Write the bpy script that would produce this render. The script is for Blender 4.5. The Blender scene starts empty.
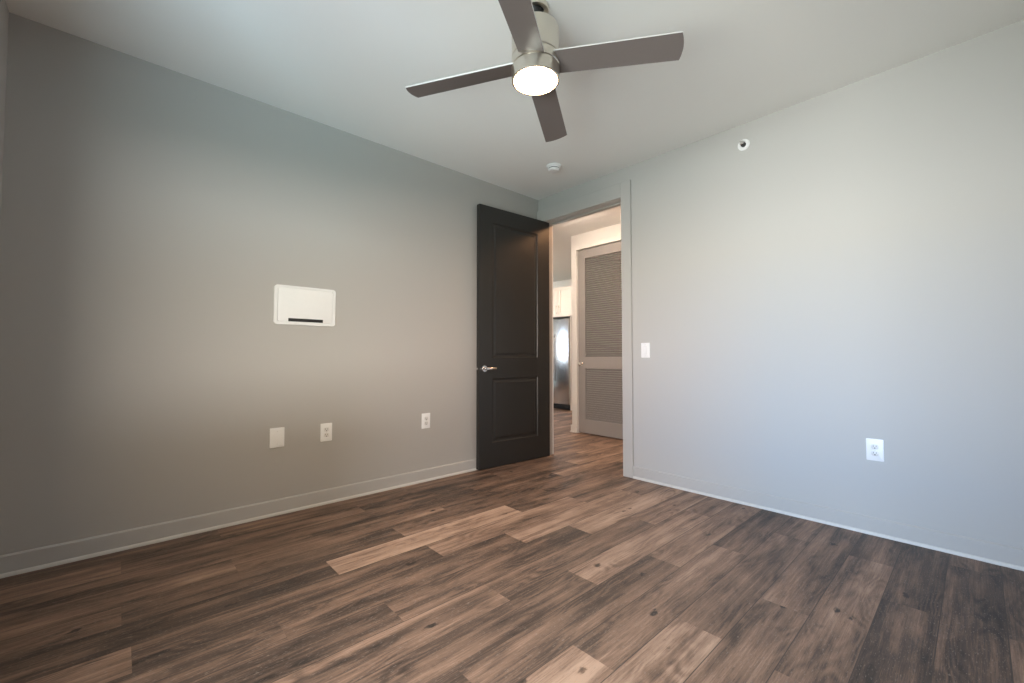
import bpy, bmesh, math, random
from mathutils import Vector, Matrix

scene = bpy.context.scene
COL = scene.collection
PI = math.pi

# ------------------------------------------------------------------ camera
CEIL = 2.739
CAM = Vector((3.1755, -3.3040, 1.05))
YAW, PITCH, F_PX = 0.82759, 0.03453, 427.42
cam_data = bpy.data.cameras.new('camera')
cam_data.sensor_fit = 'HORIZONTAL'
cam_data.sensor_width = 36.0
cam_data.lens = 36.0 * F_PX / 1024.0
cam_data.clip_start = 0.02
cam = bpy.data.objects.new('camera', cam_data)
COL.objects.link(cam)
fwd = Vector((-math.sin(YAW) * math.cos(PITCH), math.cos(YAW) * math.cos(PITCH), math.sin(PITCH)))
cam.location = CAM
cam.rotation_euler = fwd.to_track_quat('-Z', 'Y').to_euler()
scene.camera = cam

# ------------------------------------------------------------------ light
FAN_COLOR = (1.0, 0.65, 0.385)
FAN_STRENGTH = 90.0
HALL_COLOR = (1.0, 0.81, 0.66)
HALL_STRENGTH = 105.0
WARM_COLOR = (1.0, 0.52, 0.25)
WARM_STRENGTH = 60.0
KITCHEN_COLOR = (1.0, 0.78, 0.60)
KITCHEN_STRENGTH = 185.0

world = bpy.data.worlds.new('sky')
scene.world = world
world.use_nodes = True
wn, wl = world.node_tree.nodes, world.node_tree.links
wn.clear()
w_out = wn.new('ShaderNodeOutputWorld')
w_bg = wn.new('ShaderNodeBackground')
w_tc = wn.new('ShaderNodeTexCoord')
w_sep = wn.new('ShaderNodeSeparateXYZ')
wl.new(w_tc.outputs['Generated'], w_sep.inputs[0])

def wmath(op, a, b=None):
    q = wn.new('ShaderNodeMath')
    q.operation = op
    for i, v in enumerate((a, b)):
        if isinstance(v, (int, float)): q.inputs[i].default_value = v
        elif v is not None: wl.new(v, q.inputs[i])
    return q.outputs[0]
# the outdoors: five sectors round the horizon, colours fitted to the light in the room (bright straight out and towards +x,
# dim towards -x), each a ramp from the ground below to the sky overhead
ELEV = (-1.0, -0.6, -0.3, -0.1, 0.1, 0.35, 0.65)
SECTORS = (-91.0, -45.0, -15.0, 15.0, 45.0, 91.0)
OUTDOORS = [[(0.0, 0.2, 0.0), (0.0, 0.3, 0.1), (0.0, 0.9, 0.9), (0.6, 1.9, 2.2), (0.0, 1.2, 1.5), (0.0, 1.3, 1.5), (5.0, 6.0, 6.2)],
 [(0.0, 1.0, 1.1), (0.0, 1.0, 0.6), (5.7, 6.7, 6.4), (11.2, 12.8, 14.2), (5.8, 7.0, 9.0), (7.0, 7.7, 8.4), (10.1, 11.0, 11.3)],
 [(0.0, 0.0, 0.0), (12.3, 13.0, 12.1), (29.1, 31.3, 30.5), (27.8, 29.0, 28.5), (18.4, 25.8, 36.9), (16.2, 19.6, 23.4), (19.6, 20.5, 20.9)],
 [(2.7, 2.1, 3.2), (18.2, 21.0, 21.6), (4.8, 7.2, 6.4), (37.1, 32.2, 28.3), (22.8, 19.7, 18.3), (28.8, 27.2, 25.5), (23.1, 23.5, 23.5)],
 [(13.2, 16.7, 20.0), (15.6, 21.8, 23.9), (0.0, 1.6, 0.0), (47.4, 46.6, 43.5), (12.9, 10.2, 6.4), (8.1, 6.4, 4.4), (13.4, 13.7, 13.7)]]
w_el = wmath('MULTIPLY', wmath('ADD', w_sep.outputs['Z'], 1.0), 0.5)
w_az = wmath('MULTIPLY', wmath('ARCTAN2', w_sep.outputs['X'], wmath('MULTIPLY', w_sep.outputs['Y'], -1.0)), 180 / PI)
w_sum = None
for j_, cols in enumerate(OUTDOORS):
    rp = wn.new('ShaderNodeValToRGB')
    rp.color_ramp.interpolation = 'CONSTANT'
    el = rp.color_ramp.elements
    while len(el) < len(ELEV): el.new(0.5)
    for i_, z_ in enumerate(ELEV):
        el[i_].position = (z_ + 1) / 2
    for i_, c_ in enumerate(cols):
        el[i_].color = (*c_, 1)
    wl.new(w_el, rp.inputs[0])
    mask = wmath('MULTIPLY', wmath('GREATER_THAN', w_az, SECTORS[j_]), wmath('LESS_THAN', w_az, SECTORS[j_ + 1]))
    sc = wn.new('ShaderNodeVectorMath')
    sc.operation = 'SCALE'
    wl.new(rp.outputs[0], sc.inputs[0])
    wl.new(mask, sc.inputs['Scale'])
    if w_sum is None: w_sum = sc.outputs[0]
    else:
        ad = wn.new('ShaderNodeVectorMath')
        ad.operation = 'ADD'
        wl.new(w_sum, ad.inputs[0])
        wl.new(sc.outputs[0], ad.inputs[1])
        w_sum = ad.outputs[0]
wl.new(w_sum, w_bg.inputs['Color'])
wl.new(w_bg.outputs[0], w_out.inputs['Surface'])

# window opening in the rear wall (behind the camera)
WIN_X0, WIN_X1, WIN_Z0, WIN_Z1 = 1.60, 3.30, 0.70, 2.25
ROOM_W, ROOM_L = 3.532, 3.741
portal = bpy.data.lights.new('window_portal', 'AREA')
portal.shape = 'RECTANGLE'
portal.size, portal.size_y = WIN_X1 - WIN_X0, WIN_Z1 - WIN_Z0
portal.cycles.is_portal = True
po = bpy.data.objects.new('window_portal', portal)
po.location = ((WIN_X0 + WIN_X1) / 2, -ROOM_L - 0.10, (WIN_Z0 + WIN_Z1) / 2)
po.rotation_euler = (PI / 2, 0, 0)
COL.objects.link(po)

portal_2 = bpy.data.lights.new('added_window_portal', 'AREA')
portal_2.shape = 'RECTANGLE'
portal_2.size, portal_2.size_y = 1.6, 1.33
portal_2.cycles.is_portal = True
po = bpy.data.objects.new('added_window_portal', portal_2)
po.location = (-4.65, -0.13, 1.685)
po.rotation_euler = (PI / 2, 0, 0)
COL.objects.link(po)

vs = scene.view_settings
vs.view_transform = 'Standard'
vs.look = 'None'
vs.exposure = -0.28
vs.gamma = 1.0
vs.use_curve_mapping = False
scene.cycles.use_denoising = True
scene.cycles.max_bounces = 10
scene.cycles.diffuse_bounces = 6
scene.cycles.sample_clamp_indirect = 0.0

# ------------------------------------------------------------------ materials
def new_mat(name):
    m = bpy.data.materials.new(name)
    m.use_nodes = True
    return m, m.node_tree.nodes, m.node_tree.links, m.node_tree.nodes['Principled BSDF']

def plain(name, col, rough=0.5, metal=0.0, spec=0.5, bump=0.0, bump_scale=200.0, vary=0.0, aniso=None):
    m, n, l, b = new_mat(name)
    b.inputs['Base Color'].default_value = (*col, 1)
    b.inputs['Roughness'].default_value = rough
    b.inputs['Metallic'].default_value = metal
    b.inputs['Specular IOR Level'].default_value = spec
    tc = n.new('ShaderNodeTexCoord')
    nz = n.new('ShaderNodeTexNoise')
    nz.inputs['Scale'].default_value = bump_scale
    nz.inputs['Detail'].default_value = 3
    if aniso:
        mp = n.new('ShaderNodeMapping')
        mp.inputs['Scale'].default_value = aniso
        l.new(tc.outputs['Object'], mp.inputs[0])
        l.new(mp.outputs[0], nz.inputs['Vector'])
    else:
        l.new(tc.outputs['Object'], nz.inputs['Vector'])
    if bump:
        bp = n.new('ShaderNodeBump')
        bp.inputs['Strength'].default_value = bump
        bp.inputs['Distance'].default_value = 0.001
        l.new(nz.outputs['Fac'], bp.inputs['Height'])
        l.new(bp.outputs[0], b.inputs['Normal'])
    if vary:
        mx = n.new('ShaderNodeMix')
        mx.data_type = 'RGBA'
        mx.inputs['A'].default_value = (*[c * (1 - vary) for c in col], 1)
        mx.inputs['B'].default_value = (*[min(1, c * (1 + vary)) for c in col], 1)
        l.new(nz.outputs['Fac'], mx.inputs['Factor'])
        l.new(mx.outputs['Result'], b.inputs['Base Color'])
    return m

def glow(name, col, strength):
    m, n, l, b = new_mat(name)
    b.inputs['Base Color'].default_value = (0.9, 0.9, 0.88, 1)
    b.inputs['Emission Color'].default_value = (*col, 1)
    b.inputs['Emission Strength'].default_value = strength
    tc = n.new('ShaderNodeTexCoord')
    nz = n.new('ShaderNodeTexNoise')
    nz.inputs['Scale'].default_value = 60
    l.new(tc.outputs['Object'], nz.inputs['Vector'])
    mr = n.new('ShaderNodeMapRange')
    mr.inputs['To Min'].default_value = 0.25
    mr.inputs['To Max'].default_value = 0.35
    l.new(nz.outputs['Fac'], mr.inputs['Value'])
    l.new(mr.outputs[0], b.inputs['Roughness'])
    return m

def wood_floor():
    m, n, l, b = new_mat('plank_floor')
    uv = n.new('ShaderNodeUVMap'); uv.uv_map = 'plank'
    tone = n.new('ShaderNodeAttribute'); tone.attribute_name = 'tone'
    seed = n.new('ShaderNodeAttribute'); seed.attribute_name = 'seed'
    sep = n.new('ShaderNodeSeparateXYZ')
    l.new(uv.outputs[0], sep.inputs[0])
    def math_(op, a, c, cl=False):
        q = n.new('ShaderNodeMath'); q.operation = op; q.use_clamp = cl
        for i, x in enumerate((a, c)):
            if isinstance(x, (int, float)): q.inputs[i].default_value = x
            elif x is not None: l.new(x, q.inputs[i])
        return q.outputs[0]
    def vec(kx, ky, off=0.0):
        c = n.new('ShaderNodeCombineXYZ')
        l.new(math_('MULTIPLY', sep.outputs['X'], kx), c.inputs[0])
        l.new(math_('MULTIPLY', sep.outputs['Y'], ky), c.inputs[1])
        l.new(math_('ADD', math_('MULTIPLY', seed.outputs['Fac'], 57.0), off), c.inputs[2])
        return c.outputs[0]
    def noise(v, detail=3, rough=0.55, dist=0.0):
        q = n.new('ShaderNodeTexNoise')
        q.inputs['Scale'].default_value = 1.0
        q.inputs['Detail'].default_value = detail
        q.inputs['Roughness'].default_value = rough
        q.inputs['Distortion'].default_value = dist
        l.new(v, q.inputs['Vector'])
        return q.outputs['Fac']
    band = noise(vec(14, 0.7), 3, 0.5, 0.5)                # long soft streaks
    blot = noise(vec(11, 3.2, 5.3), 2, 0.5, 0.3)            # cloudy patches
    mid = noise(vec(46, 3.0, 3.1), 4, 0.65, 0.5)            # figure
    fine = noise(vec(170, 5, 7.7), 4, 0.75)                 # grain
    pore = noise(vec(480, 40, 9.9), 2, 0.6)                 # open pores
    # cathedral growth rings: contours of a stretched noise
    ringc = math_('ADD', math_('MULTIPLY', sep.outputs['X'], 26.0), math_('MULTIPLY', noise(vec(7, 1.5, 2.2), 2, 0.5), 13.0))
    ring = math_('SINE', math_('MULTIPLY', ringc, 6.2832), None)
    ring = math_('MULTIPLY', ring, math_('SUBTRACT', 1.15, math_('MULTIPLY', blot, 2.0), True))
    # knots
    vor = n.new('ShaderNodeTexVoronoi')
    vor.inputs['Scale'].default_value = 1.0
    vor.inputs['Randomness'].default_value = 1.0
    l.new(vec(7.5, 4.2, 1.3), vor.inputs['Vector'])
    vs_ = n.new('ShaderNodeSeparateColor'); l.new(vor.outputs['Color'], vs_.inputs[0])
    few = math_('GREATER_THAN', vs_.outputs[0], 0.50)
    kn = n.new('ShaderNodeMapRange')
    kn.interpolation_type = 'SMOOTHSTEP'
    kn.inputs['From Min'].default_value = 0.03
    kn.inputs['From Max'].default_value = 0.14
    kn.inputs['To Min'].default_value = 1.0
    kn.inputs['To Max'].default_value = 0.0
    wob = math_('ADD', vor.outputs['Distance'], math_('MULTIPLY', math_('SUBTRACT', noise(vec(60, 30, 4.4), 2, 0.5), 0.5), 0.30))
    l.new(wob, kn.inputs['Value'])
    knot = math_('MULTIPLY', kn.outputs[0], few)
    v = math_('ADD', tone.outputs['Fac'], math_('MULTIPLY', math_('SUBTRACT', band, 0.5), 1.10))
    v = math_('ADD', v, math_('MULTIPLY', math_('SUBTRACT', blot, 0.5), 0.66))
    v = math_('ADD', v, math_('MULTIPLY', math_('SUBTRACT', mid, 0.5), 0.30))
    fr_ = n.new('ShaderNodeMapRange')
    fr_.inputs['From Min'].default_value = 0.34
    fr_.inputs['From Max'].default_value = 0.66
    fr_.inputs['To Min'].default_value = -0.15
    fr_.inputs['To Max'].default_value = 0.15
    l.new(fine, fr_.inputs['Value'])
    v = math_('ADD', v, fr_.outputs[0])
    v = math_('ADD', v, math_('MULTIPLY', ring, 0.22))
    pr = n.new('ShaderNodeMapRange')
    pr.inputs['From Min'].default_value = 0.60
    pr.inputs['From Max'].default_value = 0.72
    pr.inputs['To Max'].default_value = 0.22
    l.new(pore, pr.inputs['Value'])
    v = math_('SUBTRACT', v, pr.outputs[0])
    v = math_('SUBTRACT', v, math_('MULTIPLY', knot, 0.62), True)
    ramp = n.new('ShaderNodeValToRGB')
    e = ramp.color_ramp.elements
    e[0].position = 0.0; e[0].color = (0.030, 0.022, 0.018, 1)
    e[1].position = 1.0; e[1].color = (0.47, 0.315, 0.225, 1)
    x = e.new(0.28); x.color = (0.088, 0.058, 0.043, 1)
    x = e.new(0.60); x.color = (0.235, 0.146, 0.101, 1)
    l.new(v, ramp.inputs[0])
    # limed flecks in the dark grain
    fl = n.new('ShaderNodeMapRange')
    fl.inputs['From Min'].default_value = 0.60
    fl.inputs['From Max'].default_value = 0.72
    l.new(noise(vec(260, 60, 11.0), 2, 0.6), fl.inputs['Value'])
    mx = n.new('ShaderNodeMix'); mx.data_type = 'RGBA'
    mx.inputs['B'].default_value = (0.32, 0.26, 0.22, 1)
    l.new(math_('MULTIPLY', fl.outputs[0], 0.5), mx.inputs['Factor'])
    l.new(ramp.outputs[0], mx.inputs['A'])
    # bevelled joint between planks
    ex = math_('MINIMUM', sep.outputs['X'], math_('SUBTRACT', 0.1795, sep.outputs['X']))
    gr = n.new('ShaderNodeMapRange')
    gr.inputs['From Min'].default_value = 0.0006
    gr.inputs['From Max'].default_value = 0.0024
    l.new(ex, gr.inputs['Value'])
    dk = n.new('ShaderNodeMix'); dk.data_type = 'RGBA'
    dk.inputs['A'].default_value = (0.05, 0.036, 0.028, 1)
    l.new(gr.outputs[0], dk.inputs['Factor'])
    l.new(mx.outputs['Result'], dk.inputs['B'])
    l.new(dk.outputs['Result'], b.inputs['Base Color'])
    ro = n.new('ShaderNodeMapRange')
    ro.inputs['To Min'].default_value = 0.42
    ro.inputs['To Max'].default_value = 0.58
    l.new(fine, ro.inputs['Value'])
    l.new(ro.outputs[0], b.inputs['Roughness'])
    b.inputs['Specular IOR Level'].default_value = 0.4
    bp = n.new('ShaderNodeBump')
    bp.inputs['Strength'].default_value = 0.25
    bp.inputs['Distance'].default_value = 0.0008
    l.new(math_('ADD', fine, mid), bp.inputs['Height'])
    l.new(bp.outputs[0], b.inputs['Normal'])
    return m

M = dict(
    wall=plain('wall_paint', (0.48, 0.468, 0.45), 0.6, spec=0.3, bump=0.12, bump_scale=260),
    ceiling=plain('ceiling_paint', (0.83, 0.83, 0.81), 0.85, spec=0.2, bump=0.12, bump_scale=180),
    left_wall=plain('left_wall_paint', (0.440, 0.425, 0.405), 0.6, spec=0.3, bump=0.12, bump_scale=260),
    trim=plain('trim_paint', (0.48, 0.468, 0.45), 0.35, spec=0.5, bump=0.05, bump_scale=90),
    caulk=plain('shoe_paint', (0.60, 0.585, 0.555), 0.4, vary=0.04, bump_scale=30),
    white_wall=plain('white_wall_paint', (0.80, 0.79, 0.77), 0.6, spec=0.3, bump=0.1, bump_scale=260),
    floor=wood_floor(),
    door=plain('charcoal_door_paint', (0.021, 0.021, 0.020), 0.40, spec=0.5, bump=0.06, bump_scale=70, aniso=(1, 1, 0.15)),
    louver=plain('grey_door_paint', (0.30, 0.285, 0.275), 0.4, bump=0.05, bump_scale=80),
    nickel=plain('brushed_nickel', (0.72, 0.68, 0.60), 0.28, 1.0, bump=0.06, bump_scale=40, aniso=(1, 1, 30)),
    satin=plain('satin_chrome', (0.80, 0.80, 0.79), 0.2, 1.0, bump=0.02, bump_scale=80),
    plate=plain('dark_bronze_plate', (0.06, 0.055, 0.05), 0.4, 0.8, bump=0.02),
    dark=plain('black_plastic', (0.012, 0.012, 0.012), 0.5, bump=0.05),
    blade=plain('blade_laminate', (0.158, 0.134, 0.126), 0.42, spec=0.5, bump=0.05, bump_scale=30, vary=0.12, aniso=(2, 20, 20)),
    blade_edge=plain('blade_silver_lit', (0.72, 0.71, 0.70), 0.35, 0.3, vary=0.03, bump_scale=20),  # pale tone also stands in for window light along the blade edges
    plastic=plain('white_plastic', (0.83, 0.83, 0.83), 0.35, bump=0.02, vary=0.02, bump_scale=40),
    plastic_dim=plain('white_insert_plastic', (0.70, 0.69, 0.67), 0.4, bump=0.02, vary=0.02, bump_scale=40),
    slot=plain('slot_shadow_plastic', (0.05, 0.05, 0.05), 0.6, bump=0.02),
    cabinet=plain('white_cabinet_paint', (0.80, 0.77, 0.73), 0.4, bump=0.03, bump_scale=60),
    steel=plain('stainless_steel', (0.62, 0.62, 0.62), 0.22, 1.0, bump=0.04, bump_scale=30, aniso=(40, 1, 1)),
    fridge_side=plain('grey_appliance_side', (0.18, 0.18, 0.18), 0.5, bump=0.04),
    window=plain('white_vinyl', (0.78, 0.78, 0.77), 0.35, bump=0.02, vary=0.02, bump_scale=30),
    lens=glow('lit_fan_lens', FAN_COLOR, FAN_STRENGTH),
    hall_lens=glow('lit_hall_lens', HALL_COLOR, HALL_STRENGTH),
    warm_lens=glow('lit_warm_lens', WARM_COLOR, WARM_STRENGTH),
    kitchen_lens=glow('lit_kitchen_lens', KITCHEN_COLOR, KITCHEN_STRENGTH),
)

# ------------------------------------------------------------------ helpers
class MB:
    """Collects shapes for one mesh object."""
    def __init__(self): self.bm = bmesh.new()
    def box(self, x0, x1, y0, y1, z0, z1, bev=0.0, seg=2):
        bm = self.bm
        r = bmesh.ops.create_cube(bm, size=1.0)
        for v in r['verts']:
            v.co = Vector((x0 + (v.co.x + .5) * (x1 - x0), y0 + (v.co.y + .5) * (y1 - y0), z0 + (v.co.z + .5) * (z1 - z0)))
        if bev:
            es = {e for v in r['verts'] for e in v.link_edges}
            bmesh.ops.bevel(bm, geom=list(es), offset=bev, segments=seg, profile=0.5, affect='EDGES')
        return self
    def lathe(self, prof, seg=48, axis='z', at=(0, 0, 0)):
        """prof: list of (radius, height); closed at ends where the radius is 0."""
        bm = self.bm
        rings = []
        at = Vector(at)
        def place(r, h, a):
            c, s = math.cos(a) * r, math.sin(a) * r
            p = {'z': (c, s, h), 'y': (c, h, s), 'x': (h, c, s)}[axis]
            return bm.verts.new(at + Vector(p))
        for r, h in prof:
            if r <= 1e-6: rings.append([place(0, h, 0)])
            else: rings.append([place(r, h, 2 * PI * k / seg) for k in range(seg)])
        for a, b in zip(rings, rings[1:]):
            if len(a) == 1 and len(b) == 1: continue
            for k in range(seg):
                k2 = (k + 1) % seg
                if len(a) == 1: vs_ = (a[0], b[k2], b[k])
                elif len(b) == 1: vs_ = (a[k], a[k2], b[0])
                else: vs_ = (a[k], a[k2], b[k2], b[k])
                bm.faces.new(vs_)
        for ring, flip in ((rings[0], True), (rings[-1], False)):
            if len(ring) > 1: bm.faces.new(ring[::-1] if flip else ring)
        return self
    def prism(self, outline, y0, y1, bev=0.0):
        """outline in x,z extruded along y."""
        bm = self.bm
        a = [bm.verts.new((x, y0, z)) for x, z in outline]
        b = [bm.verts.new((x, y1, z)) for x, z in outline]
        n = len(a)
        fs = [bm.faces.new(a), bm.faces.new(b[::-1])]
        for k in range(n):
            k2 = (k + 1) % n
            fs.append(bm.faces.new((a[k2], a[k], b[k], b[k2])))
        if bev:
            bmesh.ops.bevel(bm, geom=list(fs[0].edges), offset=bev, segments=2, profile=0.5, affect='EDGES')
        return self
    def build(self, name, mat, parent=None, smooth=True, mats=None):
        bm = self.bm
        bmesh.ops.recalc_face_normals(bm, faces=bm.faces[:])
        me = bpy.data.meshes.new(name)
        bm.to_mesh(me)
        bm.free()
        for m in (mats or [mat]): me.materials.append(m)
        if smooth:
            me.shade_smooth()
            try: me.set_sharp_from_angle(angle=math.radians(35))
            except Exception: pass
        o = bpy.data.objects.new(name, me)
        COL.objects.link(o)
        if parent: o.parent = parent
        return o

def rrect(x0, x1, z0, z1, r, seg=6):
    pts = []
    for cx, cz, a0 in ((x1 - r, z1 - r, 0), (x0 + r, z1 - r, PI / 2), (x0 + r, z0 + r, PI), (x1 - r, z0 + r, 1.5 * PI)):
        for k in range(seg + 1):
            a = a0 + PI / 2 * k / seg
            pts.append((cx + r * math.cos(a), cz + r * math.sin(a)))
    return pts

def struct(o, label=None, cat=None):
    o['kind'] = 'structure'
    if label: o['label'] = label
    if cat: o['category'] = cat
    return o

def empty(name, loc, rz=0.0):
    o = bpy.data.objects.new(name, None)
    o.empty_display_size = 0.1
    COL.objects.link(o)
    o.location = loc
    o.rotation_euler = (0, 0, rz)
    return o

def thing(name, label, cat, loc, rz=0.0, group=None):
    o = empty(name, loc, rz)
    o['label'] = label
    o['category'] = cat
    if group: o['group'] = group
    return o

# ------------------------------------------------------------------ floor: planks 7 in wide, 1.22 m long
PLANK, LEN = 0.1795, 1.2225
X_REF = 2.15
# y of one end joint (mod LEN) for each column, counted from the column that starts at x = 0.355
ENDS = {0: -1.22, 1: -1.63, 2: -2.05, 3: -2.50, 4: -2.025, 5: -1.595, 6: -1.225, 7: -2.04, 8: -1.66, 9: -1.222,
        10: -0.84, 11: -1.63, 12: -1.226, 13: -0.44, 14: -0.84, 15: -1.42, 16: -0.84, -1: -2.05, -2: -1.62}
# tone of planks seen in the photograph: (column, y inside the plank) -> value
TONES = {(3, -2.0): 0.74, (3, -3.0): 0.36, (3, -0.7): 0.42, (4, -1.5): 0.62, (4, -2.5): 0.38, (4, -0.3): 0.42, (5, -1.0): 0.66, (5, -2.0): 0.40, (6, -0.8): 0.70,
         (6, -1.6): 0.38, (6, -2.9): 0.40, (7, -1.5): 0.48, (7, -0.3): 0.62, (7, -2.6): 0.50, (8, -1.0): 0.66, (8, -2.2): 0.44, (8, 0.2): 0.55,
         (9, -0.6): 0.60, (9, -1.7): 0.43, (10, -0.4): 0.36, (10, -1.5): 0.52, (10, -2.5): 0.74, (11, -1.0): 0.50, (11, -2.0): 0.64,
         (12, -0.6): 0.44, (12, -1.8): 0.52, (13, -0.2): 0.42, (13, -1.0): 0.52, (14, -0.3): 0.34, (14, -1.3): 0.36, (15, -0.8): 0.34, (15, -2.0): 0.36, (16, -1.4): 0.50, (16, -0.4): 0.36,
         (0, -1.8): 0.42, (1, -2.2): 0.48, (1, -1.2): 0.36, (2, -1.4): 0.46, (2, -2.5): 0.40, (-1, -1.5): 0.40}
def build_floor():
    rnd = random.Random(11)
    bm = bmesh.new()
    uvl = bm.loops.layers.uv.new('plank')
    tl = bm.faces.layers.float.new('tone')
    sl = bm.faces.layers.float.new('seed')
    Y0, Y1 = -3.9, 4.1
    for c in range(-32, 22):
        x0 = X_REF + (c - 10) * PLANK
        x1 = x0 + PLANK
        if c in ENDS: e = ENDS[c]
        else: e = -0.408 * (c % 3) - 0.04 * rnd.random()
        k0 = math.floor((Y0 - e) / LEN)
        y = e + k0 * LEN
        while y < Y1:
            ya, yb = max(y, Y0), min(y + LEN, Y1)
            tone = rnd.choice((0.40, 0.44, 0.48, 0.52, 0.58, 0.64))
            for (cc, yy), t in TONES.items():
                if cc == c and y <= yy < y + LEN: tone = t
            f = bm.faces.new([bm.verts.new(p) for p in ((x0, ya, 0), (x1, ya, 0), (x1, yb, 0), (x0, yb, 0))])
            f[tl] = 0.5 + (tone - 0.5) * 1.18
            f[sl] = rnd.random()
            for lp in f.loops:
                lp[uvl].uv = (lp.vert.co.x - x0, lp.vert.co.y - y)
            y += LEN
    # slab underneath
    for f in bm.faces[:]: f.normal_update()
    me = bpy.data.meshes.new('floor')
    bm.to_mesh(me)
    bm.free()
    me.materials.append(M['floor'])
    o = bpy.data.objects.new('floor', me)
    COL.objects.link(o)
    return struct(o)
build_floor()

# ------------------------------------------------------------------ room shell
T = 0.125                       # wall thickness
TD = 0.145                      # the wall with the doorway
OX0, OX1, OZ = 0.066, 1.046, 2.472      # finished door opening in the right-hand wall
XE, YK = -5.6, 3.95             # far ends of the kitchen
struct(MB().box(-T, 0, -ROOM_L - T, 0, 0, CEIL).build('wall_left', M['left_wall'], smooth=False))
w = MB()
w.box(-T, OX0 - .02, 0, TD, 0, CEIL)
w.box(OX1 + .02, ROOM_W + T, 0, TD, 0, CEIL)
w.box(OX0 - .02, OX1 + .02, 0, TD, OZ + .02, CEIL)
struct(w.build('wall_right', M['wall'], smooth=False))
w = MB()
w.box(0, WIN_X0, -ROOM_L - T, -ROOM_L, 0, CEIL)
w.box(WIN_X1, ROOM_W + T, -ROOM_L - T, -ROOM_L, 0, CEIL)
w.box(WIN_X0, WIN_X1, -ROOM_L - T, -ROOM_L, 0, WIN_Z0)
w.box(WIN_X0, WIN_X1, -ROOM_L - T, -ROOM_L, WIN_Z1, CEIL)
struct(w.build('wall_rear', M['wall'], smooth=False))
struct(MB().box(ROOM_W, ROOM_W + T, -ROOM_L, 0, 0, CEIL).build('wall_near', M['wall'], smooth=False))
struct(MB().box(XE - T, 4.1, -ROOM_L - T, YK + T, CEIL, CEIL + .12).build('ceiling', M['ceiling'], smooth=False))

# hall and kitchen beyond the doorway
HY = 1.350                      # hall wall with the louvered door
HX = -0.655                     # its free end
LX0, LX1, LZ = -0.545, 0.275, 2.512      # louvered door
w = MB()
w.box(HX, LX0 - .010, HY, HY + T, 0, CEIL)
w.box(LX1 + .004, 3.66, HY, HY + T, 0, CEIL)
w.box(LX0 - .010, LX1 + .004, HY, HY + T, LZ + .010, CEIL)
w.box(HX, HX + T, HY + T, YK, 0, CEIL)
struct(w.build('wall_hall', M['white_wall'], smooth=False))
w = MB()
w.box(XE, HX, YK, YK + T, 0, CEIL)
struct(w.build('wall_kitchen', M['white_wall'], smooth=False))
struct(MB().box(XE - T, XE, -T, YK + T, 0, CEIL).build('wall_far', M['white_wall'], smooth=False))
KX0, KX1, KZ0, KZ1 = -5.45, -3.85, 1.02, 2.35  # unseen window, added to light the kitchen and brighten the refrigerator front
w = MB()
w.box(XE, KX0, -T, 0, 0, CEIL)
w.box(KX1, -T, -T, 0, 0, CEIL)
w.box(KX0, KX1, -T, 0, 0, KZ0)
w.box(KX0, KX1, -T, 0, KZ1, CEIL)
struct(w.build('wall_side', M['white_wall'], smooth=False))
t = MB()
for xa in (KX0, (KX0 + KX1 - .05) / 2, KX1 - .05): t.box(xa, xa + .05, -.10, -.05, KZ0, KZ1)
for xa, xb in ((KX0 + .05, (KX0 + KX1 - .05) / 2), ((KX0 + KX1 + .05) / 2, KX1 - .05)):
    t.box(xa, xb, -.10, -.05, KZ0, KZ0 + .05).box(xa, xb, -.10, -.05, KZ1 - .05, KZ1)
struct(t.build('added_window_2', M['window'], smooth=False))
struct(MB().box(HX + T, 3.66, YK, YK + T, 0, CEIL).build('wall_closet', M['white_wall'], smooth=False))
struct(MB().box(3.66, 3.66 + T, TD, YK + T, 0, CEIL).build('wall_end', M['white_wall'], smooth=False))

# baseboards: flat board, a slim shoe along the floor
def base(name, x0, x1, y0, y1, ax, sg, mat=None, h=0.101):
    """Board against a wall with a chamfered top edge, and a quarter-round shoe. ax: axis it runs along, sg: side it faces."""
    def run(prof, nm, mt, par=None):
        m = MB()
        ends = []
        for e in ((y0, y1) if ax == 'y' else (x0, x1)):
            ends.append([m.bm.verts.new((x0 + sg * d, e, z) if ax == 'y' else (e, y0 + sg * d, z)) for d, z in prof])
        n = len(prof)
        for k in range(n): m.bm.faces.new((ends[0][k], ends[0][(k + 1) % n], ends[1][(k + 1) % n], ends[1][k]))
        m.bm.faces.new(ends[0]); m.bm.faces.new(ends[1][::-1])
        return m.build(nm, mt, par, smooth=False)
    th = .015
    b = run([(0, 0), (th, 0), (th, h - .006), (th - .006, h), (0, h)], name, mat or M['trim'])
    arc = [(th, 0)] + [(th + .009 * math.cos(a), .018 * math.sin(a)) for a in [PI / 2 * q / 5 for q in range(6)]]
    run(arc, 'shoe_strip', M['caulk'], b)
    return struct(b)
base('baseboard_left', 0, 0, -ROOM_L, 0, 'y', 1)
base('baseboard_right', OX1 + .0965, ROOM_W, 0, 0, 'x', -1)
base('baseboard_rear', 0.015, ROOM_W, -ROOM_L, -ROOM_L, 'x', 1)
base('baseboard_near', ROOM_W, ROOM_W, -ROOM_L + .015, -.015, 'y', -1)
hb = MB()
hb.box(HX - .014, LX0 - .072, HY - .014, HY, 0, .10, .0015, 1)
hb.box(HX - .014, HX, HY, HY + 1.5, 0, .10, .0015, 1)
hb.box(HX - .022, LX0 - .072, HY - .022, HY - .014, 0, .020, .003, 2)
hb.box(LX1 + .072, 3.6, HY - .014, HY, 0, .10, .0015, 1)
struct(hb.build('baseboard_hall', M['white_wall'], smooth=False))

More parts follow.
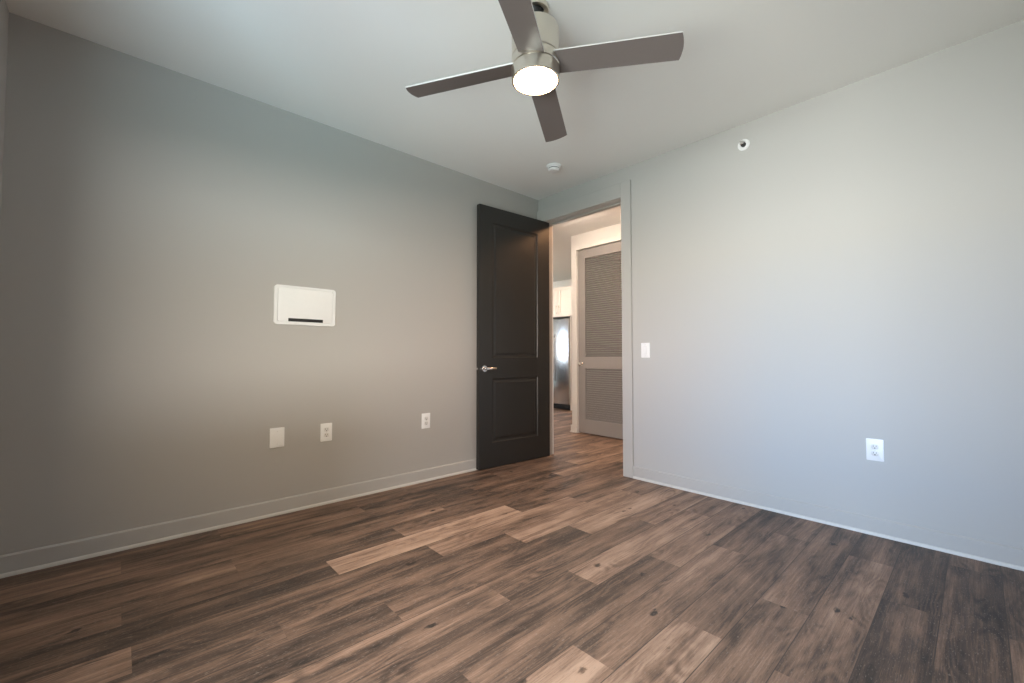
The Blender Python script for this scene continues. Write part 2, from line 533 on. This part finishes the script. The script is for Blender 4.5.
# door casing, jamb and stop of the bedroom doorway
CW, CT = 0.096, 0.024
t = MB()
t.box(OX1, OX1 + CW, -CT, 0, 0, OZ + .135, .002, 1)
t.box(.001, OX0, -CT, 0, 0, OZ + .135, .002, 1)
t.box(OX0, OX1, -CT, 0, OZ + .003, OZ + .135, .002, 1)
trim = struct(t.build('trim_1', M['trim'], smooth=False), 'flat grey casing framing the bedroom doorway', 'door casing')
j = MB()
j.box(OX0 - .02, OX0, 0, TD, 0, OZ, 0)
j.box(OX1, OX1 + .02, 0, TD, 0, OZ, 0)
j.box(OX0 - .02, OX1 + .02, 0, TD, OZ, OZ + .02, 0)
j.build('jamb', M['trim'], trim, smooth=False)
st = MB()
st.box(OX0, OX0 + .011, .075, .110, 0, OZ, .001, 1)
st.box(OX1 - .011, OX1, .075, .110, 0, OZ, .001, 1)
st.box(OX0 + .011, OX1 - .011, .075, .110, OZ - .011, OZ, .001, 1)
st.build('door_stop', M['trim'], trim, smooth=False)
hc = MB()
hc.box(OX1, OX1 + CW, TD, TD + .016, 0, OZ + .1)
hc.box(OX0 - CW, OX0, TD, TD + .016, 0, OZ + .1)
hc.box(OX0, OX1, TD, TD + .016, OZ, OZ + .1)
hc.build('hall_casing', M['white_wall'], trim, smooth=False)

# window in the rear wall
t = MB()
fy0, fy1 = -ROOM_L - T + .02, -ROOM_L - T + .08
t.box(WIN_X0, WIN_X0 + .045, fy0, fy1, WIN_Z0, WIN_Z1)
t.box(WIN_X1 - .045, WIN_X1, fy0, fy1, WIN_Z0, WIN_Z1)
t.box(WIN_X0 + .045, WIN_X1 - .045, fy0, fy1, WIN_Z0, WIN_Z0 + .045)
t.box(WIN_X0 + .045, WIN_X1 - .045, fy0, fy1, WIN_Z1 - .045, WIN_Z1)
xm = (WIN_X0 + WIN_X1) / 2
t.box(xm - .03, xm + .03, fy0, fy1, WIN_Z0 + .045, WIN_Z1 - .045)
wf = struct(t.build('window_1', M['window'], smooth=False))
MB().box(WIN_X0 - .03, WIN_X1 + .03, -ROOM_L, -ROOM_L + .02, WIN_Z0 - .03, WIN_Z0, .003).build('window_sill', M['window'], wf)

# ------------------------------------------------------------------ bedroom door (charcoal, two raised panels), standing open
DW, DT, DZ0, DZ1 = 0.904, 0.044, 0.010, 2.474
door = struct(empty('door_1', (0.071, -0.860, 0), math.radians(86.96)),
              'charcoal two-panel bedroom door standing open against the grey wall', 'door')
# local frame: x from the free edge to the hinge edge, the face seen in the photograph at y = 0 (facing -y), body behind it
def panel_face(bm, y, sgn, panels):
    """Front face with recessed mouldings and raised fields. sgn: direction into the slab."""
    steps = [(0.0, 0.0), (0.006, 0.008), (0.016, 0.010), (0.022, 0.010), (0.045, 0.002)]
    xs = [0, panels[0][0], panels[0][1], DW]
    zs = [DZ0] + [q for p in panels for q in (p[2], p[3])] + [DZ1]
    grid = {}
    def V(x, z, d=0.0):
        k = (round(x, 5), round(z, 5), round(d, 5))
        if k not in grid: grid[k] = bm.verts.new((x, y + sgn * d, z))
        return grid[k]
    for i in range(3):
        for jx in range(len(zs) - 1):
            if i == 1 and jx % 2 == 1:
                x0, x1, z0, z1 = xs[1], xs[2], zs[jx], zs[jx + 1]
                prev = None
                for o, d in steps:
                    ring = [V(x0 + o, z0 + o, d), V(x1 - o, z0 + o, d), V(x1 - o, z1 - o, d), V(x0 + o, z1 - o, d)]
                    if prev:
                        for k in range(4): bm.faces.new((prev[k], prev[(k + 1) % 4], ring[(k + 1) % 4], ring[k]))
                    prev = ring
                bm.faces.new(prev)
            else:
                bm.faces.new((V(xs[i], zs[jx]), V(xs[i + 1], zs[jx]), V(xs[i + 1], zs[jx + 1]), V(xs[i], zs[jx + 1])))
    return grid
d = MB()
PAN = [(0.150, 0.736, 0.240, 0.840), (0.150, 0.736, 1.037, 2.322)]
panel_face(d.bm, 0.0, +1, PAN)
panel_face(d.bm, DT, -1, PAN)
for a, b in (((0, DZ0), (0, DZ1)), ((DW, DZ1), (DW, DZ0)), ((0, DZ1), (DW, DZ1)), ((DW, DZ0), (0, DZ0))):
    d.bm.faces.new([d.bm.verts.new(p) for p in ((a[0], 0, a[1]), (b[0], 0, b[1]), (b[0], DT, b[1]), (a[0], DT, a[1]))])
bmesh.ops.remove_doubles(d.bm, verts=d.bm.verts[:], dist=0.00005)
d.build('leaf', M['door'], door, smooth=False)
def lever(sgn, y):
    h = MB()
    h.lathe([(0.0, 0), (.031, 0), (.031, .004), (.027, .009), (.012, .010), (.0095, .014), (.0095, .046), (0, .046)], 32, 'y', (0, 0, 0))
    # lever arm: tapered bar towards the hinge side
    bm = h.bm
    n0 = 9
    rings = []
    for k in range(n0):
        u = k / (n0 - 1)
        cx = -.010 + .118 * u
        cy = .040 + .006 * math.sin(u * PI)
        rw, rh = .009 - .003 * u, .0135 - .0045 * u
        rings.append([bm.verts.new((cx, cy + rw * math.cos(a), rh * math.sin(a) + .002 * u)) for a in [2 * PI * q / 14 for q in range(14)]])
    for a, b in zip(rings, rings[1:]):
        for q in range(14):
            bm.faces.new((a[q], a[(q + 1) % 14], b[(q + 1) % 14], b[q]))
    bm.faces.new(rings[0]); bm.faces.new(rings[-1])
    for v in bm.verts:
        v.co = Vector((v.co.x + .060, y + sgn * v.co.y, v.co.z + .934))
    return h.build('lever_handle', M['satin'], door)
lever(-1, 0.0)
lever(+1, DT)
lp = MB().box(-.0016, .001, .0095, .0345, .909, .959, .0006, 1).build('latch_plate', M['plate'], door)
MB().box(-.012, -.0012, .013, .031, .924, .944, .003, 2).build('latch_bolt', M['satin'], lp)
for hz in (0.25, 1.24, 2.24):
    MB().lathe([(0, 0), (.007, 0), (.007, .09), (0, .09)], 16, 'z', (DW + .0085, DT * .5, hz - .045)).build('hinge', M['satin'], door)

# ------------------------------------------------------------------ louvered door in the hall
ld = struct(empty('door_2', (LX0, HY + .012, 0)), 'grey louvered closet door in the hall', 'door')
lw = LX1 - LX0
z_b, z_m0, z_m1, z_t = 0.195, 0.885, 1.038, 2.390
f = MB()
SX = 0.112
f.box(0, SX, 0, .035, .012, LZ, .0015, 1)
f.box(lw - SX, lw, 0, .035, .012, LZ, .0015, 1)
f.box(SX, lw - SX, 0, .035, .012, z_b)
f.box(SX, lw - SX, 0, .035, z_m0, z_m1)
f.box(SX, lw - SX, 0, .035, z_t, LZ)
f.build('frame', M['louver'], ld, smooth=False)
for a, b in ((z_b, z_m0), (z_m1, z_t)):
    s_ = MB()
    pitch = 0.0285
    k = int(round((b - a) / pitch))
    for i in range(k):
        zc = a + (i + .5) * (b - a) / k
        prof = [(.004, zc - .0125), (.0075, zc - .0140), (.031, zc + .0085), (.0285, zc + .0105)]
        v0 = [s_.bm.verts.new((SX, y, z)) for y, z in prof]
        v1 = [s_.bm.verts.new((lw - SX, y, z)) for y, z in prof]
        for q in range(4): s_.bm.faces.new((v0[q], v0[(q + 1) % 4], v1[(q + 1) % 4], v1[q]))
    s_.build('louver_panel', M['louver'], ld, smooth=False)
MB().lathe([(0, 0), (.027, 0), (.027, -.005), (.012, -.009), (.011, -.022), (.020, -.030), (.0265, -.042), (.024, -.055), (.013, -.062), (0, -.063)],
           28, 'y', (.052, 0, .946)).build('knob', M['satin'], ld)
# white casing round the louvered door
cs = MB()
cs.box(LX0 - .072, LX0 - .010, HY - .016, HY, 0, LZ + .072, .0015, 1)
cs.box(LX1 + .004, LX1 + .072, HY - .016, HY, 0, LZ + .072, .0015, 1)
cs.box(LX0 - .010, LX1 + .004, HY - .016, HY, LZ + .010, LZ + .072, .0015, 1)
struct(cs.build('trim_2', M['white_wall'], smooth=False))

# ------------------------------------------------------------------ kitchen: refrigerator and the cabinet over it
FY = 3.12
fr = thing('refrigerator', 'stainless steel refrigerator seen through the doorway under a white cabinet', 'refrigerator', (-2.64, FY + .35, 0))
MB().box(-.455, .455, -.28, .35, .02, 1.775, .006).build('body', M['fridge_side'], fr, smooth=False)
for x0, x1 in ((-.453, -.003), (.003, .453)):
    dd = MB().box(x0, x1, -.35, -.284, .11, 1.79, .008, 3).build('door', M['steel'], fr)
    hx = x1 - .045 if x1 < .1 else x0 + .045
    MB().box(hx - .011, hx + .011, -.40, -.382, .55, 1.5, .006, 2).box(hx - .009, hx + .009, -.384, -.348, .58, .61).box(hx - .009, hx + .009, -.384, -.348, 1.44, 1.47).build('handle', M['steel'], dd)
g_ = MB().box(-.44, .44, -.31, -.285, .012, .10, .003)
g_.box(-.44, .44, -.318, -.308, .03, .04).box(-.44, .44, -.318, -.308, .055, .065)
g_.build('toe_grille', M['dark'], fr, smooth=False)
for sx in (-.38, .38):
    MB().lathe([(0, 0), (.022, 0), (.022, .03), (0, .03)], 16, 'z', (sx, -.24, 0)).build('foot', M['dark'], fr)

cb = thing('wall_cabinet', 'white two-door wall cabinet mounted over the refrigerator', 'cabinet', (-2.46, FY, 1.835))
CZ = 0.59
c = MB()
c.box(-.455, .455, .02, .82, 0, CZ)
c.build('body', M['cabinet'], cb, smooth=False)
def shaker(x0, x1):
    q = MB()
    s = .06
    q.box(x0, x0 + s, 0, .019, .004, CZ - .004, .001, 1).box(x1 - s, x1, 0, .019, .004, CZ - .004, .001, 1)
    q.box(x0 + s, x1 - s, 0, .019, .004, .004 + s).box(x0 + s, x1 - s, 0, .019, CZ - .004 - s, CZ - .004)
    q.box(x0 + s, x1 - s, .009, .018, .004 + s, CZ - .004 - s)
    return q.build('door', M['cabinet'], cb, smooth=False)
for x0, x1, hx in ((-.453, -.002, -.035), (.002, .453, .035)):
    dd = shaker(x0, x1)
    MB().box(hx - .006, hx + .006, -.034, -.024, .05, .23, .003, 2).box(hx - .005, hx + .005, -.026, .001, .07, .082).box(hx - .005, hx + .005, -.026, .001, .198, .21).build('handle', M['nickel'], dd)

kc = thing('unseen_dark_counter', 'unseen dark counter added to darken the steel refrigerator reflection', 'counter', (-4.6, 0, 0))  # added out of view so the refrigerator front mirrors something dark
MB().box(-.85, .85, .02, .60, .10, .88).box(-.83, .83, .02, .54, 0, .10).build('body', M['door'], kc, smooth=False)
MB().box(-.87, .87, .005, .64, .88, .92, .004).build('worktop', M['fridge_side'], kc, smooth=False)
for k_ in range(3):
    x_ = -.85 + k_ * 1.7 / 3
    dd = MB().box(x_ + .003, x_ + 1.7 / 3 - .003, .60, .619, .105, .875, .002, 1).build('door', M['door'], kc, smooth=False)
    MB().box(x_ + .50, x_ + .512, .619, .65, .66, .82, .003, 2).build('handle', M['nickel'], dd)

# tall side panel between refrigerator and wall
sp = MB().box(-2.178, -2.156, FY + .03, YK, 0, 1.83, .001, 1).build('refrigerator_side_panel', M['cabinet'], smooth=False)
sp['label'] = 'tall white panel closing the side of the refrigerator'
sp['category'] = 'panel'

# ------------------------------------------------------------------ ceiling lamps of hall and kitchen (just out of frame)
def flush_lamp(label, loc, mat, r=.16):
    L = thing('flush_ceiling_lamp', label, 'ceiling lamp', loc)
    MB().lathe([(0, 0), (r * .9, 0), (r, -.008), (r, -.03), (r * .96, -.034), (0, -.034)], 40).build('rim', M['nickel'], L)
    MB().lathe([(0, -.0345), (r * .92, -.0345), (r * .90, -.055), (r * .7, -.078), (r * .35, -.09), (0, -.093)], 40).build('lens', mat, L)
    return L
flush_lamp('round flush lamp on the hall ceiling above the hinge side of the bedroom doorway', (-0.02, .52, CEIL), M['hall_lens'], .14)
flush_lamp('round warm flush lamp on the hall ceiling farther from the kitchen', (0.80, .62, CEIL), M['warm_lens'], .14)
flush_lamp('unseen round flush lamp added to light the kitchen', (-2.3, 1.9, CEIL), M['kitchen_lens'], .16)  # unseen lamp, added to brighten the kitchen

# ------------------------------------------------------------------ ceiling fan
fan = thing('ceiling_fan', 'brushed nickel four-blade ceiling fan with a lit round lamp', 'ceiling fan', (1.766, -1.854, CEIL))
def zz(z): return z - CEIL
R = 0.1155
MB().lathe([(.042, -.004), (.042, 0), (.065, 0), (.065, -.016), (.063, -.021), (.047, -.022), (.042, -.019), (.042, -.004)], 48).build('canopy', M['nickel'], fan)
MB().lathe([(0, -.002), (.0415, -.002), (.0415, -.005), (.030, -.030), (.020, -.050), (.020, -.100), (0, -.100)], 32).build('downrod', M['dark'], fan)
MB().lathe([(0, -.096), (.078, -.096), (.099, -.099), (.111, -.107), (R, -.121), (R, zz(2.492)), (R - .003, zz(2.489)), (0, zz(2.489))], 64).build('motor_housing', M['nickel'], fan)
MB().lathe([(0, zz(2.4885)), (R - .006, zz(2.4885)), (R - .006, zz(2.486)), (R, zz(2.484)), (R, zz(2.443)), (R - .004, zz(2.440)), (0, zz(2.440))], 64).build('blade_hub', M['nickel'], fan)
lk = MB().lathe([(0, zz(2.4395)), (R - .006, zz(2.4395)), (R - .006, zz(2.437)), (R, zz(2.435)), (R, zz(2.377)), (R - .003, zz(2.374)), (R - .010, zz(2.375)), (R - .0125, zz(2.381)), (0, zz(2.381))], 64).build('light_kit', M['nickel'], fan)
MB().lathe([(0, zz(2.3805)), (R - .0130, zz(2.3805)), (R - .0135, zz(2.376)), (R * .75, zz(2.3705)), (R * .4, zz(2.368)), (0, zz(2.367))], 64).build('lamp_lens', M['lens'], lk)
TH0, TAU, ROOT_Z, TIP_Z, RT = 0.572, -0.215, 2.456, 2.427, 0.667
def blade(a):
    bm = bmesh.new()
    e = Vector((math.cos(a), math.sin(a), 0))
    nrm = Vector((-math.sin(a), math.cos(a), 0))
    wv = nrm * math.cos(TAU) + Vector((0, 0, 1)) * math.sin(TAU)
    up = wv.cross(e) if wv.cross(e).z > 0 else e.cross(wv)
    pts = []
    NS = 14
    r0, w0, w1 = 0.095, .126, .139
    outline = []
    for k in range(NS + 1):
        u = k / NS
        outline.append((r0 + (RT - .010 - r0) * u, .5 * (w0 + (w1 - w0) * u)))
    tip = []
    for k in range(1, 10):
        v = 1 - 2 * k / 10
        tip.append((RT - .010 + .012 * (1 - v * v), .5 * w1 * v))
    full = outline + tip + [(r, -w) for r, w in reversed(outline)]
    th = .0035
    def P(r, w, h):
        z = ROOT_Z + (TIP_Z - ROOT_Z) * (r - r0) / (RT - r0)
        return e * r + wv * w + up * h + Vector((0, 0, zz(z)))
    top = [bm.verts.new(P(r, w, th)) for r, w in full]
    bot = [bm.verts.new(P(r, w, -th)) for r, w in full]
    n = len(full)
    ft = bm.faces.new(top); fb = bm.faces.new(bot[::-1])
    for k in range(n):
        fs = bm.faces.new((top[(k + 1) % n], top[k], bot[k], bot[(k + 1) % n]))
        fs.material_index = 1
    ft.material_index = 1
    mb = MB.__new__(MB)
    mb.bm = bm
    return mb.build('blade', None, fan, smooth=False, mats=[M['blade'], M['blade_edge']])
for k in range(4): blade(TH0 + k * PI / 2)

# ------------------------------------------------------------------ small fittings
sd = thing('smoke_detector', 'round white smoke detector on the ceiling near the doorway', 'smoke detector', (.674, -.500, CEIL))
MB().lathe([(0, 0), (.064, 0), (.066, -.004), (.066, -.012), (.062, -.015), (0, -.015)], 40).build('base', M['plastic'], sd)
MB().lathe([(0, -.0152), (.056, -.0152), (.054, -.022), (.046, -.024), (.046, -.030), (.053, -.032), (.050, -.042), (.040, -.048), (0, -.049)], 40).build('cover', M['plastic'], sd)
MB().lathe([(.0462, -.0245), (.0485, -.0245), (.0485, -.0295), (.0462, -.0295)], 40).build('vent_ring', M['slot'], sd)
MB().lathe([(0, -.0475), (.012, -.0475), (.012, -.0505), (0, -.0505)], 20, 'z', (.02, -.02, 0)).build('test_button', M['plastic_dim'], sd)

spk = thing('sprinkler_head', 'small round white sprinkler head high on the pale wall', 'sprinkler', (2.067, 0, 2.583))
MB().lathe([(0, 0), (.041, 0), (.041, -.003), (.036, -.008), (.022, -.010), (.019, -.004), (0, -.004)], 36, 'y').build('escutcheon', M['plastic'], spk)
MB().lathe([(0, -.004), (.0165, -.004), (.0165, -.016), (.010, -.022), (0, -.022)], 24, 'y').build('sprinkler_body', M['slot'], spk)
MB().box(-.012, .012, -.047, -.044, -.010, .014, .001, 1).box(-.011, -.008, -.045, -.018, -.002, .002).box(.008, .011, -.045, -.018, -.002, .002).build('deflector', M['satin'], spk)

def wall_plate(name, label, cat, loc, rz, w=.080, h=.127, group=None):
    t = thing(name, label, cat, loc, rz, group)
    MB().prism(rrect(-w / 2, w / 2, -h / 2, h / 2, .004, 4), -.0065, 0, .002).build('plate', M['plastic'], t)
    return t
def screws(t, zs):
    for z in zs:
        MB().lathe([(0, -.006), (.0032, -.006), (.0032, -.0075), (0, -.0078)], 12, 'y', (0, 0, z)).build('screw', M['plastic_dim'], t)
def outlet(label, loc, rz, gfci=False):
    t = wall_plate('wall_outlet', label, 'outlet', loc, rz)
    for zc in (.0195, -.0195):
        o = rrect(-.017, .017, zc - .0145, zc + .0145, .009, 5)
        r = MB().prism(o, -.0085, -.006, .0006).build('receptacle', M['plastic_dim'], t)
        s = MB()
        s.box(-.0078, -.0055, -.0090, -.0080, zc - .001, zc + .0085)
        s.box(.0055, .0078, -.0090, -.0080, zc, zc + .0075)
        s.lathe([(0, -.0080), (.0032, -.0080), (.0032, -.0090), (0, -.0090)], 12, 'y', (0, 0, zc - .008))
        s.build('contact_slots', M['slot'], r, smooth=False)
    screws(t, (0.0,))
    return t
bp_ = wall_plate('blank_wall_plate', 'blank white cover plate low on the wall below the wiring panel', 'wall plate', (0, -2.515, .508), PI / 2, .088, .130)
screws(bp_, (.042, -.042))
outlet('white double outlet just beside the blank cover plate', (0, -2.197, .506), PI / 2)
outlet('white double outlet closest to the open charcoal door', (0, -1.378, .504), PI / 2)
outlet('white double outlet low on the pale wall with the sprinkler', (2.752, 0, .497), 0)

sw = wall_plate('light_switch', 'white light switch on the wall right beside the doorway casing', 'light switch', (1.264, 0, 1.101), 0)
MB().prism(rrect(-.0165, .0165, -.033, .033, .002, 3), -.0080, -.006, .0005).build('switch_frame', M['plastic_dim'], sw)
rk = MB()
rk.prism([(-.0145, -.031), (.0145, -.031), (.0145, .031), (-.0145, .031)], -.0082, -.0078)
vs_ = [rk.bm.verts.new(p) for p in ((-.0145, -.0125, -.031), (.0145, -.0125, -.031), (.0145, -.0088, .0), (-.0145, -.0088, 0), (.0145, -.0098, .031), (-.0145, -.0098, .031),
                                    (-.0145, -.0078, -.031), (.0145, -.0078, -.031), (.0145, -.0078, .031), (-.0145, -.0078, .031))]
for idx in ((0, 1, 2, 3), (3, 2, 4, 5), (0, 6, 7, 1), (5, 4, 8, 9)): rk.bm.faces.new([vs_[i] for i in idx])
rk.bm.faces.new([vs_[i] for i in (0, 3, 5, 9, 6)]); rk.bm.faces.new([vs_[i] for i in (1, 7, 8, 4, 2)])
rk.build('rocker', M['plastic'], sw, smooth=False)
screws(sw, (.048, -.048))

wp = thing('wiring_panel', 'white rectangular wiring panel cover with a black slot on the grey wall', 'wiring panel', (0, -2.348, 1.399), PI / 2)
fo, fi = rrect(-.202, .202, -.134, .134, .022, 8), rrect(-.182, .182, -.116, .118, .012, 8)
fm = MB()
q4 = [[fm.bm.verts.new((x, y, z)) for x, z in o] for o, y in ((fo, 0), (fo, -.010), ([(x * .988, z * .985) for x, z in fo], -.0125), (fi, -.0125), (fi, -.004))]
for a_, b_ in zip(q4, q4[1:]):
    for k in range(len(a_)): fm.bm.faces.new((a_[k], a_[(k + 1) % len(a_)], b_[(k + 1) % len(a_)], b_[k]))
fm.bm.faces.new(q4[-1])
fm.build('frame', M['plastic'], wp)
cv = MB().prism(rrect(-.1795, .1795, -.1135, .1155, .011, 6), -.0145, -.0045, .0015).build('cover', M['plastic'], wp)
MB().box(-.115, .112, -.0152, -.0142, -.111, -.089).build('slot', M['dark'], cv, smooth=False)
